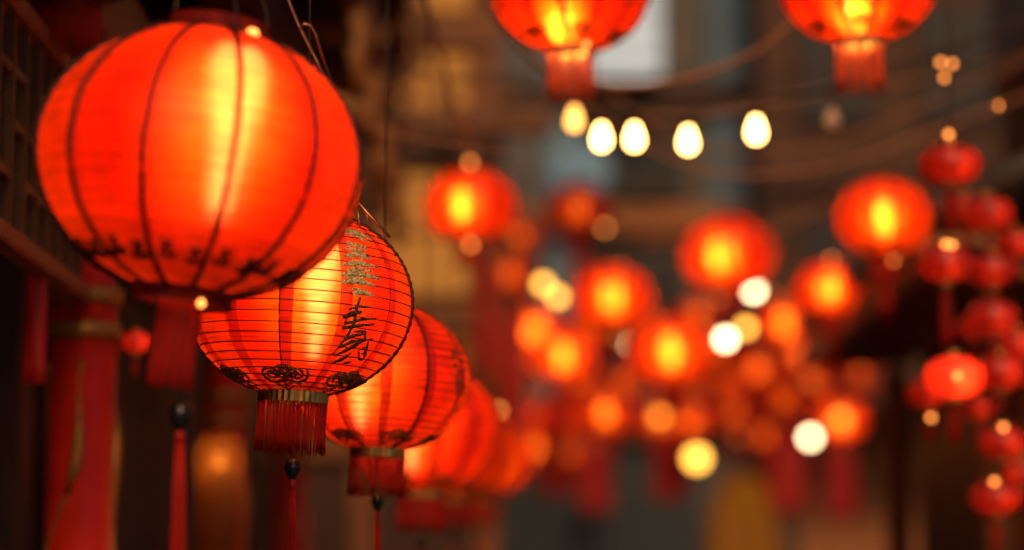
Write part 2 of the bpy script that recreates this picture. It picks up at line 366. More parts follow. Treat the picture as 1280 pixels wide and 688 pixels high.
def lantern(label, centre, rz=0.0, tilt=(0, 0), near=True, lamp='lamp', s=1.0, off=(0, 0, 0), cord=.5, motif='scroll', mrot=0.0, pend=.115, group=None, fairy=(), tassel=1.0, bead=True, seams=None, ring='brass', fscale=None, smooth=False):
    """silk lantern; root Empty at the bottom ring"""
    rot = Matrix.Rotation(tilt[1], 4, 'Y') @ Matrix.Rotation(tilt[0], 4, 'X') @ Matrix.Rotation(rz, 4, 'Z')
    base = Vector(centre) - rot.to_3x3() @ Vector((0, 0, LH * s))
    o = thing('silk_lantern', label, 'lantern', base, rot.to_euler(), group); o.scale = (s, s, s)
    c = (0, 0, LH)
    for k in range(NG):
        link('silk_panel', ME['panel_smooth' if smooth else 'panel' if near else 'panel_far'], o, c, (0, 0, k * GA))
        link('seam_tape', ME[(seams.get(k, 'seam_plain') if seams is not None else 'seam') if near else 'seam_far'], o, c, (0, 0, k * GA))
    if near:
        for h in ME['hoops_soft' if smooth else 'hoops']: link('hoop', h, o, c)
    else: link('hoop_frame', ME['hoops_far'], o, c)
    link('bottom_ring', ME['ring_b' if ring == 'brass' else 'ring_b_red'], o); link('top_ring', ME['ring_t'], o, (0, 0, 2 * LH))
    link('fringe', ME['fringe' if near else 'fringe_far'], o, (0, 0, -.010), (0, 0, 0), fscale)
    inv = rot.to_3x3().inverted()
    if motif == 'scroll':
        for k in range(0, NG, 2): link('gilt_scroll', ME['scroll'], o, c, (0, 0, k * GA + mrot))
    elif motif:
        for k in range(NG):
            link('printed_motif', ME['motif'], o, c, (0, 0, k * GA - .11)); link('printed_motif', ME['motif'], o, (0, 0, LH - .004), (0, 0, k * GA + .15))
    if bead:
        link('bead_thread', ME['thread'], o, (0, 0, 0), inv.to_euler())
        d = inv @ Vector((0, 0, -pend - .017)); link('bead', ME['bead'], o, d, inv.to_euler())
        d = inv @ Vector((0, 0, -pend - .037)); link('tassel', ME['tassel'], o, d, inv.to_euler(), (1, 1, tassel))
    elif tassel: link('tassel', ME['tassel'], o, (0, 0, -.02), inv.to_euler(), (2.6, 2.6, tassel))
    if lamp:
        lo = inv @ Vector(off); lp = link('lamp', ME[lamp], o, lo + Vector(c), (0, 0, 0))
        hh = .085 if lamp == 'lamp' else .043
        link('socket', ME['socket'], lp, (0, 0, hh - .004))
        link('flex', MB().tube([lo + Vector((0, 0, LH + hh + .045)), Vector((lo.x * .5, lo.y * .5, 2 * LH + .05)), (0, 0, 2 * LH + .085)], .002, 4).mesh('flex', M['black']), o)
    link('wire_bail', ME['bail'], o, (0, 0, LH), (0, 0, -rz + R_(20)))
    if cord: link('hanging_cord', MB().tube([Vector((0, 0, 2 * LH + .082)), Vector((0, 0, 2 * LH + .09)) + inv @ Vector((0, 0, cord))], .0022, 5).mesh('hanging_cord', M['cable']), o)
    for a, z, q in fairy:      # small glowing beads added as glints on the rings
        aa = a - rz; rr = RB + .012
        link('fairy_bulb', ME['bead_fairy'], o, (rr * math.cos(aa), rr * math.sin(aa), z), (0, 0, 0), q)
    return o

FRONT = -math.pi / 2                       # direction from a lantern to the camera
def seam_rot(deg):                          # turn so that one seam stands deg to the right of the front
    return FRONT + R_(deg)

# --- the row in front
D1, D2, D3 = 3.5, 4.26, 4.75
L1 = lantern('large glowing red lantern with dark seams at the head of the row', at(251, 203, D1), seam_rot(-11), (0, R_(7)), lamp='lamp', s=1.183, off=(.035, -.06, .02), motif='motif', ring='red', pend=.135, tassel=.8, cord=.9, fscale=(.44, .44, 1.15), seams={k: 'seam_bold' for k in range(12)}, smooth=True,
             fairy=((R_(-48), .312, .8), (R_(-62), -.02, .45)))
L2 = lantern('red hooped lantern with gold and black characters and black bead pendant in the row', at(374, 379, D2), seam_rot(-4), (0, R_(3)), off=(.03, -.05, 0), cord=.9, tassel=1.0, mrot=-.62 * GA, seams={0: 'seam_thin', 3: 'braid', 9: 'seam_thin', 10: 'seam_plain'})
L3 = lantern('red hooped lantern hung right behind the gold-lettered one', at(476, 472, D3), seam_rot(4), (0, R_(2)), off=(-.03, -.03, 0), cord=.8, pend=.10, s=.885, seams={0: 'seam_thin', 1: 'braid', 11: 'seam'})
L4 = lantern('red lantern third behind the gold-lettered one with dark bottom ring', at(530, 536, 6.2), seam_rot(10), (0, R_(2)), off=(-.02, -.03, 0), cord=.8)
L5 = lantern('red lantern between two others far down the hanging row', at(566, 560, 7.9), seam_rot(18), off=(.01, -.03, 0), cord=.8, near=False, lamp='lamp_mid')
L6 = lantern('last orange-glowing lantern of the hanging row on the timber side', at(602, 572, 9.4), seam_rot(5), off=(.06, -.03, 0), cord=.8, near=False, lamp='lamp_mid')

# gold calligraphy: strokes traced as ribbons on the silk
def pix_to_surf(lant_rz, cx, cy, mm, eps, tilt):
    def f(px, py):
        X = (px - cx) * mm; Y = -(py - cy) * mm
        ct, st = math.cos(tilt), math.sin(tilt); x = X * ct - Y * st; yu = X * st + Y * ct
        z = yu
        for _ in range(12):
            r = prof_r(max(-LH, min(LH, z))); q = math.sqrt(max(0, r * r - min(x * x, r * r * .995)))
            z = (yu - q * math.sin(eps)) / math.cos(eps)
        z = max(-LH + .002, min(LH - .002, z)); r = prof_r(z)
        a = FRONT + math.asin(max(-.997, min(.997, x / r))); return a - lant_rz, z
    return f
def calligraphy(lant, strokes, f, name='gold_character', w=1.0, mat='gold'):
    mb = MB(); rr = random.Random(5)
    for st in strokes:
        wd = st[0]; pts = []; raw = st[1]; n = max(2, len(raw)); dense = []
        for (a, b) in zip(raw[:-1], raw[1:]):
            for i in range(4): dense.append((a[0] + (b[0] - a[0]) * i / 4, a[1] + (b[1] - a[1]) * i / 4))
        dense.append(raw[-1]); rad = []
        for i, p in enumerate(dense):
            a, z = f(*p); t = i / (len(dense) - 1); pts.append(surf(a, z, .0022))
            rad.append(.00141 * w * wd * (.35 + .65 * math.sin(math.pi * min(1, .12 + t * .85))) * rr.uniform(.8, 1.15))
        mb.tube(pts, rad, 6, flat=.22, norms=[Vector((q.x, q.y, q.z * 1.4)).normalized() for q in pts])
    o = link(name, mb.mesh(name, M[mat]), lant, (0, 0, LH)); o['kind'] = 'stuff'; return o
def crop(strokes, ox, oy, s): return [(w, [(ox + x / s, oy + y / s) for x, y in pl]) for w, pl in strokes]
eps2 = math.atan2(.55, D2)
f2 = pix_to_surf(seam_rot(-4), 374, 379, D2 / FP, R_(7.3), R_(3))
top_char = [(5.5, [(150, 75), (180, 88), (215, 100), (258, 118)]), (4.5, [(160, 92), (200, 105), (245, 128)]), (3, [(170, 100), (205, 82)]),
    (3, [(178, 122), (176, 150)]), (3.4, [(182, 132), (240, 148)]), (3, [(205, 130), (204, 165)]), (3, [(235, 142), (232, 160)]), (3.4, [(170, 150), (215, 160), (240, 152)]),
    (4.2, [(168, 178), (215, 172), (258, 188)]), (3, [(180, 165), (195, 190)]), (3, [(240, 168), (222, 190)]),
    (4.6, [(166, 208), (215, 202), (280, 216)]), (2.6, [(205, 190), (210, 240)]), (3.6, [(180, 226), (225, 222), (262, 232)]),
    (5.2, [(160, 244), (215, 238), (285, 256)]), (3.0, [(178, 234), (190, 262)]), (5.0, [(160, 268), (215, 262), (272, 282)]), (3.0, [(235, 250), (215, 280)]),
    (2.6, [(190, 290), (230, 298)]), (4.0, [(198, 308), (232, 302), (270, 318)]), (2.6, [(225, 290), (222, 312)])]
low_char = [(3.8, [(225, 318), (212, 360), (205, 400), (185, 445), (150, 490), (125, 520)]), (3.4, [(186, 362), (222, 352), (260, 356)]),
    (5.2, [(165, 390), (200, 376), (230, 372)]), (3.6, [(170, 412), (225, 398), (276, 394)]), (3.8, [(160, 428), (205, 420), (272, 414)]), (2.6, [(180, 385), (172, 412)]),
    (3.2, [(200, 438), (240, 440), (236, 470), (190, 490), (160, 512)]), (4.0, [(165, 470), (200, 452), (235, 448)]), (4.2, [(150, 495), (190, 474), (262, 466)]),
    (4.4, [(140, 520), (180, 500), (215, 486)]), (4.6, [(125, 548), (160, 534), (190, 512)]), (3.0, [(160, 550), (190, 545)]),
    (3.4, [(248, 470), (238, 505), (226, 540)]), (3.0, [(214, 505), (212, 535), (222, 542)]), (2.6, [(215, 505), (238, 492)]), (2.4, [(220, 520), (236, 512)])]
calligraphy(L2, crop(top_char, 380, 260, 2.867), f2, w=.95)
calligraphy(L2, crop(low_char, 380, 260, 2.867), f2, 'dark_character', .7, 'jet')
f3 = pix_to_surf(seam_rot(4), 476, 472, D3 / FP / .885, R_(6.3), R_(2))
c3 = [(4, [(440, 92), (450, 95)]), (4, [(446, 125), (460, 128)]), (3.4, [(470, 155), (484, 165)]),
      (3.4, [(455, 188), (500, 200)]), (3.4, [(470, 190), (455, 222)]), (3.2, [(490, 205), (486, 235)]), (3, [(468, 215), (490, 222)]), (3, [(462, 232), (480, 240)]),
      (3.6, [(475, 255), (500, 265)]), (3.6, [(476, 255), (472, 335)]), (3.4, [(500, 265), (494, 340)]), (3.2, [(474, 290), (498, 300)]), (3.2, [(472, 315), (496, 322)]), (3.2, [(470, 335), (492, 342)]),
      (3.4, [(470, 365), (455, 400)]), (3.4, [(485, 370), (470, 400)])]
calligraphy(L3, crop(c3, 400, 370, 2.75), f3, 'dark_character', 1.0, 'jet')

# hook and tie strings over the gold-lettered lantern
hk = thing('wire_hook', 'bent steel wire hook slanting above the large glowing lantern', 'hook', at(400, 74, 3.9))
hb0 = at(400, 74, 3.9)
def wire(pts, rad, name, mat, parent): return part(name, MB().tube([p - hb0 for p in pts], rad, 6), mat, parent)
wire([at(330, -60, 3.9), at(357, -8, 3.9), at(372, 30, 3.9), at(386, 58, 3.9), at(397, 78, 3.9), at(407, 100, 3.9), at(425, 150, 4.0), at(436, 240, 4.2)], .0036, 'rod', M['copper'], hk)
wire([at(375, 33, 3.89), at(380, 30, 3.89), at(388, 32, 3.89), at(395, 44, 3.89), at(403, 72, 3.89), at(420, 120, 3.95), at(430, 200, 4.1)], .0028, 'loop', M['copper'], hk)
st = thing('tie_strings', 'thin wires fanning onto the top of the gold-lettered lantern', 'wires', at(440, 240, 4.2))
p0 = at(440, 240, 4.2)
for (a, b, c, r) in (((418, 222), (455, 262), (487, 297), .0034), ((430, 232), (447, 262), (450, 284), .0018), ((440, 245), (458, 262), (460, 286), .0010), ((428, 240), (440, 258), (438, 280), .0030)):
    part('tie_wire', MB().tube([at(*a, 4.2) - p0, at(*b, 4.18) - p0, at(*c, 4.16) - p0], r, 5), M['copper'], st)

# --- lanterns further off: position and width in the photo give the distance of a 0.4 m lantern
HANG = []
def far(px, py, w, label, lamp='lamp_far', s=1.0, cord=.35, off=(0, -.02, 0), tassel=.35, fairy=((R_(-95), .33, 1.1), (R_(-85), -.02, .9)), bead=False, group=None, bright=False):
    if s == 1.0 and w < 118: s = rnd.uniform(.86, 1.14)
    if lamp == 'lamp_far' and w < 90: lamp = rnd.choice(('lamp_far', 'lamp_far', 'lamp_low', 'lamp_mid'))
    if tassel == .35: tassel = rnd.uniform(.4, 1.0)
    if len(fairy) == 2 and abs(fairy[0][0] - R_(-95)) < 1e-6:
        fairy = [(R_(rnd.uniform(-150, -30)), z + rnd.uniform(-.02, .01), rnd.uniform(.5, 1.2)) for a, z, q in fairy if rnd.random() < .6]
    d = .4 * s * FP / w; c = at(px, py, d)
    o = lantern(label, c, rnd.uniform(0, 1), (rnd.uniform(-.03, .03), rnd.uniform(-.03, .03)), False, lamp, s, off, cord, 'scroll', ring='brass' if bright else 'red', fairy=fairy, bead=bead, tassel=tassel, group=group)
    if bright:
        for q in o.children:
            if q.name.startswith('fringe'): q.data = ME['fringe_bright']
    HANG.append((c + Vector((0, 0, (LH + .09 + cord) * s)), d, label)); return o
far(714, -17, 203, 'glossy red lantern with short fringe above the leftmost festoon bulb', off=(-.02, -.03, -.09), fairy=((R_(-60), -.005, .6),), tassel=0, bright=True)
far(1072, -30, 207, 'red lantern with orange fringe hung above the unlit bulb', off=(-.01, -.03, -.09), fairy=(), tassel=0, bright=True)
far(588, 258, 116, 'orange-glowing lantern before the timber house wall', off=(-.03, -.04, 0), fairy=((R_(-90), .335, 1.2), (R_(-20), .28, 1.0), (R_(-88), -.02, 1.2)), tassel=0)
far(765, 372, 100, 'glowing lantern above the sagging string of pale globes')
far(911, 320, 116, 'glowing lantern before the grey pilaster', off=(-.03, -.03, 0))
far(1104, 273, 121, 'broad glowing lantern by the tiled eave', s=.8)
far(1036, 362, 86, 'glowing lantern beside the eave fascia board', s=.7)
far(980, 404, 74, 'lit lantern just below the one at the fascia board')
far(1005, 445, 70, 'lower lit lantern of the pair under the eave end')
far(838, 440, 106, 'wide orange lantern under the sagging globe string')
far(895, 432, 82, 'dim orange lantern partly behind the wide orange one', 'lamp_dim')
far(668, 414, 74, 'lit lantern touching its twin beside the timber house corner')
far(704, 445, 82, 'lit lantern overlapped by its twin beside the timber house corner')
far(757, 517, 80, 'low amber lantern with red tassel over the dark shopfront')
far(825, 522, 64, 'dull amber lantern of the low pair with long red tassel', tassel=1.2)
far(861, 520, 64, 'dull amber lantern of the low pair beside the yellow globe', tassel=1.0)
far(915, 516, 66, 'faint pinkish lantern above the lit doorway', 'lamp_dim')
far(1050, 525, 66, 'small lit lantern low by the brown plaster wall')
far(650, 297, 62, 'dark red lantern behind the one at the timber wall', 'lamp_dim', tassel=0, fairy=())  # unlit dark red lanterns from here hold an added weak lamp
far(638, 343, 70, 'dark red lantern with a very long red tassel', 'lamp_dim', tassel=1.6, fairy=())
far(722, 262, 80, 'dark red lantern with thick red tassel before the pale round window', 'lamp_dim', tassel=.8, fairy=())
far(738, 412, 66, 'deep red lantern beneath the glowing one over the globes', 'lamp_dim', tassel=.4, fairy=())
far(980, 500, 62, 'deep red lantern low under the lit pair', 'lamp_dim', tassel=.4, fairy=())
for x, y, w, lab, lm in ((692, 520, 62, 'small amber lantern over the slate shutters beside the timber house', 'lamp_far'), (780, 478, 58, 'small red lantern in the gap amid the orange and amber ones', 'lamp_dim'),
        (866, 474, 60, 'small red lantern right above the low amber pair', 'lamp_dim'), (948, 462, 56, 'small orange lantern below the pale globe pair', 'lamp_far'), (1040, 436, 60, 'small red lantern behind the eave end', 'lamp_dim'),
        (712, 566, 52, 'little dull red lantern above the slate shutters', 'lamp_dim'), (628, 470, 70, 'deep red lantern close to the timber house corner', 'lamp_dim'), (955, 545, 54, 'little red lantern beside the lit doorway top', 'lamp_dim'),
        (742, 590, 50, 'tiny dark red lantern low over the shutters', 'lamp_dim'), (655, 395, 60, 'red lantern behind the twin lit lanterns', 'lamp_dim'), (606, 420, 66, 'dull red lantern against the timber posts', 'lamp_dim'),
        (722, 470, 58, 'orange lantern squeezed under the twin lit lanterns', 'lamp_mid'), (806, 400, 56, 'red lantern peeping over the wide orange one', 'lamp_dim'), (872, 395, 54, 'orange lantern between the pilaster lantern and the globes', 'lamp_mid'), (800, 545, 48, 'little orange lantern left of the long red tassels', 'lamp_mid'),
        (905, 478, 56, 'orange lantern above the faint pinkish one', 'lamp_mid'), (1020, 480, 54, 'red lantern over the pale peach globe', 'lamp_dim'), (962, 380, 52, 'red lantern above the lit pair by the eave', 'lamp_dim'), (640, 440, 56, 'orange lantern before the long red banner', 'lamp_mid'),
        (1075, 470, 52, 'deep red lantern at the end of the brown wall', 'lamp_dim'), (668, 560, 54, 'deep orange lantern low beside the timber house corner', 'lamp_mid'), (735, 350, 50, 'red lantern half hidden behind the glowing one over the globes', 'lamp_dim')):
    far(x, y, w, lab, lm, tassel=.7, fairy=())
far(95, -92, 240, 'unlit red lantern under the carved eave above the lattice', None, fairy=(), tassel=0)
for i, (p, d, lab) in enumerate(HANG):
    xs = (-1.9, 2.9) if d > 5.6 else (-1.9, .1)
    a = Vector((xs[0], p.y, p.z + .25)); b = Vector((xs[1], p.y, p.z + .25)); t = (p.x - xs[0]) / (xs[1] - xs[0]); sg = .25 / (4 * t * (1 - t)) if .08 < t < .92 else .25
    w = MB().tube([q - p for q in catenary(a, b, min(sg, .7))], .004, 4)
    tag(part('overhead_wire', w, M['cable'], None, p), 'wire holding the ' + lab.replace('right behind', 'behind').replace(' in the gap', ''), 'wire', 'wires slung across the alley')
# the rod that carries the front row
rp = [L.location + Vector((0, 0, 2 * LH + .98)) for L in (L1, L2, L3, L4, L5, L6)]
rp = [rp[0] + (rp[0] - rp[1]) * 1.5] + rp + [rp[-1] + (rp[-1] - rp[-2]) * 2]
tag(part('hanging_rail', MB().tube([p - rp[0] for p in rp], .008, 6), M['steel'], None, rp[0]), 'dark steel rail carrying the row of lanterns', 'rail')

# --- strings of small red globe lanterns on the right
ME['mini_body'] = MB().lathe([(.02, -.058), (.045, -.05), (.072, -.03), (.082, 0), (.072, .03), (.045, .05), (.02, .058)], 24, cap=True).mesh('globe', silk('mini_red_silk', (.8, .03, .008), (.5, .010, .008), (.8, .06, .02), .05, .3, gloss=.10))
mb = MB()
for k in range(12):
    a = k * GA; mb.tube([(r * 1.02 * math.cos(a), r * 1.02 * math.sin(a), z) for r, z in ((.022, -.058), (.046, -.05), (.073, -.03), (.083, 0), (.073, .03), (.046, .05), (.022, .058))], .002, 4)
ME['mini_ribs'] = mb.mesh('rib_cage', M['silk_tape'])
ME['mini_cap'] = MB().lathe([(.026, -.008), (.028, -.006), (.028, .006), (.022, .008)], 16).mesh('cap', M['brass'])
ME['mini_tassel'] = tassel_mb(.11, .016, 40, 9).mesh('tassel', M['thread'])
ME['mini_cord'] = MB().tube([(0, 0, 0), (0, 0, .22)], .002, 4).mesh('cord', M['cable'])
def mini(px, py, w, label, group=None, lit=False, d=8.0, tas=1.0, asp=1.0):
    d = d - 1.7 if d > 7 else d; s = w * 1.06 * d / FP / .166; c = at(px, py, d)
    o = thing('globe_lantern', label, 'lantern', c - Vector((0, 0, .066 * s)), (0, 0, rnd.uniform(0, 3)), group); o.scale = (s, s, s * asp)
    z = .066
    link('globe', ME['mini_body'], o, (0, 0, z)); link('rib_cage', ME['mini_ribs'], o, (0, 0, z))
    link('cap', ME['mini_cap'], o, (0, 0, z + .062)); link('cap', ME['mini_cap'], o, (0, 0, z - .062))
    link('cord', ME['mini_cord'], o, (0, 0, z + .07))
    if tas: link('tassel', ME['mini_tassel'], o, (0, 0, -.004), (0, 0, 0), (1, 1, tas))
    link('lamp', ME['mini_lamp' if lit else 'mini_lamp_dim'], o, (0.02, -.02, z))  # unlit globes get an added weak lamp to redden them
    return o
ME['mini_lamp_dim'] = bulb_mb(.0155, .045, 10).mesh('lamp', M['lamp_dim']); ME['mini_lamp'] = bulb_mb(.018, .05, 10).mesh('lamp', M['lamp_far'])
ga = 'small lanterns strung under the tiled eave'
mini(1187, 203, 76, 'topmost small red globe lantern of the strings under the eave', ga, asp=.9, tas=1.2)
mini(1181, 330, 66, 'small red globe lantern with long tassel in the middle of its string', ga, tas=1.6)
mini(1192, 472, 72, 'small red globe lantern glowing orange inside', ga, True)
mini(1160, 492, 52, 'small red globe lantern half behind the glowing globe lantern', ga, d=8.6)
mini(1235, 268, 62, 'top small red globe lantern on the string nearer the eave post', ga, d=8.4)
for x, y, w, nth in ((1240, 338, 58, 'highest'), (1240, 398, 64, 'midway'), (1249, 466, 62, 'lowest')):
    mini(x, y, w, 'small red globe lantern ' + nth + ' in the tight column by the eave post', ga, tas=.5, d=8.2)
mini(1253, 553, 58, 'small red globe lantern with a fairy light at its cap', ga, d=8.2)
mini(1244, 622, 60, 'lowest small red globe lantern of the strings', ga, d=8.2)
for x, y, w, lab, dd in ((1206, 262, 46, 'little crimson lantern tucked between the two string tops', 8.7), (1270, 302, 50, 'crimson globe lantern beside the string near the eave post, upper', 8.5), (1272, 432, 52, 'crimson globe lantern beside the tight column, middle', 8.5),
        (1226, 508, 44, 'little crimson globe lantern between the glowing one and the column', 8.7), (1276, 592, 50, 'crimson globe lantern beside the lowest one', 8.5), (1216, 408, 42, 'little crimson globe lantern between the strings under the long tassel', 8.8)):
    mini(x, y, w, lab, ga, d=dd, tas=rnd.uniform(.5, 1.2), asp=rnd.uniform(.82, 1.05))
mini(170, 428, 38, 'tiny red globe lantern against the black doorpost', None, False, 5.6)

# --- festoon bulbs and globes
ME['edison'] = MB().lathe([(.002, -.052), (.014, -.050), (.024, -.040), (.0285, -.026), (.027, -.010), (.020, .010), (.014, .026), (.012, .034)], 16).mesh('glass', M['bulb'])
ME['edison_off'] = MB().lathe([(.002, -.052), (.014, -.050), (.024, -.040), (.0285, -.026), (.027, -.010), (.020, .010), (.014, .026), (.012, .034)], 16).mesh('glass', M['bulb_off'])
ME['cap'] = MB().lathe([(.0135, .032), (.016, .034), (.017, .07), (.012, .078), (.004, .082)], 12).mesh('cap', M['black'])
def gl(r): return [(max(.001, r * math.cos(t)), r * math.sin(t)) for t in [-math.pi / 2 + math.pi * i / 10 for i in range(11)]]
for k in ('pale', 'yellow', 'amber'): ME['globe_' + k] = MB().lathe(gl(.032), 14).mesh('glass', M['bulb_' + k])
ME['globe_fairy'] = MB().lathe(gl(.02), 12).mesh('glass', M['fairy'])
def bulb(kind, p, label, group=None, s=1.0, name='string_bulb'):
    o = thing(name, label, 'light bulb', p, group=group)
    if kind.startswith('edison'): s *= .84
    o.scale = (s, s, s)
    if kind.startswith('edison'): link('glass', ME[kind], o); link('cap', ME['cap'], o)
    elif kind == 'fairy': link('glass', ME['globe_fairy'], o); link('cap', ME['cap'], o, (0, 0, -.018), (0, 0, 0), .8)
    else: link('glass', ME['globe_' + kind], o); link('cap', ME['cap'], o, (0, 0, -.006))
    return o
def spline(pts, n=10):
    P = [Vector(p) for p in pts]; P = [2 * P[0] - P[1]] + P + [2 * P[-1] - P[-2]]; out = []
    for i in range(1, len(P) - 2):
        for k in range(n):
            t = k / n; a, b, c, d = P[i - 1:i + 3]
            out.append(.5 * ((2 * b) + (c - a) * t + (2 * a - 5 * b + 4 * c - d) * t * t + (3 * b - a - 3 * c + d) * t ** 3))
    return out + [P[-2]]
def cable(pts, label, rad=.006, mat='cable', group=None, name='light_cable'):
    s = spline(pts); return tag(part(name, MB().tube([p - s[0] for p in s], rad, 6), M[mat], None, s[0]), label, 'cable', group)
DF = 7.2; top = Vector((0, 0, .082))
ME['edison_amber'] = ME['edison'].copy(); ME['edison_amber'].materials[0] = emit('amber_filament_bulb', (1.0, .42, .08), 5)
fb = [(718, 145), (752, 168), (793, 168), (860, 172), (945, 159)]
for i, (x, y) in enumerate(fb):
    bulb('edison' if i else 'edison_amber', at(x, y, DF), 'pear-shaped festoon bulb glowing white on the near cable' if i else 'amber festoon bulb right below the glossy lantern fringe', 'lit bulbs on the near festoon')
bulb('edison_off', at(1040, 145, DF), 'unlit pear-shaped bulb on the near festoon cable', None)
cable([at(560, -60, DF), at(650, 60, DF)] + [at(x, y, DF) + top for x, y in fb] + [at(1040, 145, DF) + top, at(1160, 70, DF), at(1320, 10, DF)], 'festoon cable carrying the pear-shaped white bulbs', .007)
D4 = 13.5
s2 = [(679, 355, 'yellow'), (697, 371, 'yellow'), (772, 425, 'yellow'), (792, 433, 'pale'), (907, 424, 'pale'), (932, 410, 'yellow'), (942, 363, 'pale')]
for x, y, k in s2: bulb(k, at(x, y, D4), 'pale cream globe on the sagging string' if k == 'pale' else 'golden yellow globe on the sagging string', k + ' globes on the sagging string', name='globe_bulb')
gt = Vector((0, 0, .076))
cable([at(560, 180, D4), at(640, 310, D4)] + [at(x, y, D4) + gt for x, y, k in s2] + [at(985, 300, D4), at(1090, 180, D4)], 'cable of the sagging string of round globes', .006)
D5 = 18.0
s3 = [(658, 472, 'amber'), (758, 514, 'amber'), (825, 521, 'amber'), (860, 518, 'amber'), (1013, 547, 'pale'), (1050, 523, 'amber')]
for x, y, k in s3: bulb(k, at(x, y, D5), 'deep amber globe on the low far string' if k == 'amber' else 'single pale peach globe on the low far string', 'amber globes on the low far string' if k == 'amber' else None, 1.15, name='globe_bulb')
cable([at(560, 400, D5)] + [at(x, y, D5) + gt * 1.15 for x, y, k in s3] + [at(1120, 420, D5)], 'cable of the low far string of amber globes', .006)
bulb('yellow', at(871, 573, 16.0), 'large golden globe hanging below the long red tassels', None, 1.9, name='globe_bulb')
cable([at(871, 573, 16.0) + gt * 1.9, at(871, 500, 16.0), at(873, 380, 16.0), at(875, 200, 16.0), at(875, -100, 16.0)], 'drop cord of the large golden globe', .004)
for x, y, d, lab in ((756, 285, 12, 'small fairy light beside the thick red tassel'), (621, 528, 8.0, 'small fairy light over the last lantern of the row'), (623, 513, 9.5, 'second fairy light over the last lantern of the row'),
                     (1164, 522, 8.3, 'small fairy light below the glowing globe lantern'), (1186, 168, 8.0, 'fairy light on the topmost globe lantern'), (1176, 78, 8.4, 'upper of three dim fairy lights on the string top'),
                     (1190, 80, 8.4, 'fairy light beside the upper one of three on the string top'), (1181, 97, 8.4, 'lowest of three dim fairy lights on the string top'), (1247, 132, 8.4, 'lone fairy light on the upper wall of the eave house'),
                     (1182, 305, 7.9, 'left fairy light of a pair above the long-tasselled globe lantern'), (1190, 306, 7.9, 'right fairy light of a pair above the long-tasselled globe lantern'), (1243, 602, 8.1, 'fairy light on the lowest globe lantern'), (1254, 534, 8.1, 'fairy light on the cap of the lower globe lantern'),
                     (1197, 470, 7.8, 'fairy light in front of the glowing globe lantern')):
    d = d - 1.75 if x > 1150 else d
    bulb('fairy', at(x, y, d), lab, None, .4 if d < 9 else .7, name='fairy_light')  # glint beads glow in place of gold highlights on the globe lanterns
for x0, pts, lab in ((0, [(1184, -60), (1186, 60), (1187, 170), (1184, 300), (1190, 440), (1166, 560)], 'cord of the globe lantern string farther from the eave post'), (1, [(1252, -60), (1246, 120), (1238, 250), (1240, 380), (1250, 520), (1246, 640)], 'cord of the globe lantern string nearer the eave post')):
    cable([at(x, y, 6.45) for x, y in pts], lab, .003, name='lantern_cord')
cable([at(900, -90, 6.45), at(1100, -70, 6.45), at(1220, -58, 6.45), at(1500, -110, 6.45)], 'overhead wire holding both strings of globe lanterns', .004, name='overhead_wire')
# slack cables over the alley
for pts, d, r, lab in (([(640, 40), (760, 150), (860, 205), (960, 218), (1080, 195), (1280, 120), (1400, 60)], 8.5, .008, 'slack cable sagging lowest across the alley'),
                       ([(700, 60), (820, 160), (920, 190), (1040, 178), (1180, 120), (1320, 60)], 9.5, .008, 'slack cable sagging just above the lowest one'),
                       ([(690, 90), (770, 108), (850, 100), (930, 72), (985, 32), (1040, -30)], 6.8, .009, 'brown cable rising beside the bright window'),
                       ([(800, 150), (880, 142), (960, 128), (1060, 110), (1160, 98), (1300, 70)], 10.5, .011, 'thick cable above the unlit bulb'),
                       ([(800, 300), (860, 303), (960, 290), (1060, 240), (1180, 160), (1300, 70)], 12., .009, 'cable crossing behind the lantern at the pilaster'),
                       ([(380, 130), (455, 157), (530, 176), (640, 190)], 6.2, .0035, 'taut pale wire beside the large glowing lantern')):
    cable([at(x, y, d) for x, y in pts], lab, r * .8, 'cable_warm')

# ------------------------------------------------------------------ setting
W = {}
W['wood_dark'] = principled('dark_timber', (.06, .022, .010), .6, var=.45, scale=6, stretch=(6, 6, 1))
W['wood'] = principled('brown_timber', (.26, .09, .025), .55, var=.4, scale=6, stretch=(6, 6, 1))
W['wood_h'] = principled('brown_timber_beam', (.22, .08, .025), .55, var=.4, scale=6, stretch=(6, 1, 6))
W['wood_light'] = principled('pale_timber', (.42, .20, .09), .55, var=.3, scale=5, stretch=(5, 1, 5))
W['ochre'] = principled('ochre_plaster', (.66, .22, .035), .8, var=.3, scale=3)
W['brown_wall'] = principled('brown_plaster', (.50, .19, .07), .8, var=.35, scale=2.5)
W['grey'] = principled('grey_render', (.17, .16, .15), .8, var=.2, scale=1.2)
W['grey_light'] = principled('pale_grey_stone', (.20, .33, .42), .75, var=.15, scale=1.5)
W['dark_brick'] = principled('dark_brick', (.12, .06, .035), .8, var=.35, scale=5)
W['slate'] = principled('slate_paint', (.03, .045, .05), .5, var=.3, scale=2)
W['red'] = principled('red_lacquer', (.58, .018, .008), .3, var=.35, scale=5, spec=.5)
W['gilt'] = principled('gilt_relief', (.38, .18, .04), .45, .5, scale=20)
W['lattice'] = principled('worn_gilt_lattice', (.085, .035, .010), .5, .3, scale=20)  # gilt toned down to a dark brown
W['bracket'] = principled('carved_pale_wood', (.62, .27, .09), .5, var=.3)
W['tile'] = principled('roof_tile_clay', (.07, .06, .055), .65, var=.4, scale=9)
W['ground'] = principled('stone_paving', (.12, .11, .10), .6, var=.35, scale=1.5)
W['glass_dark'] = principled('dark_glass', (.03, .035, .038), .4, var=.1, bump=0, spec=.3)
W['win_lit'] = emit('lit_window', (1.0, .95, .84), .62)
W['paper_lit'] = emit('lit_paper_window', (1.0, .34, .055), .52); W['paper_dim'] = emit('dim_paper_window', (1.0, .30, .05), .2)  # shutter panes given a glow, added to warm the timber house
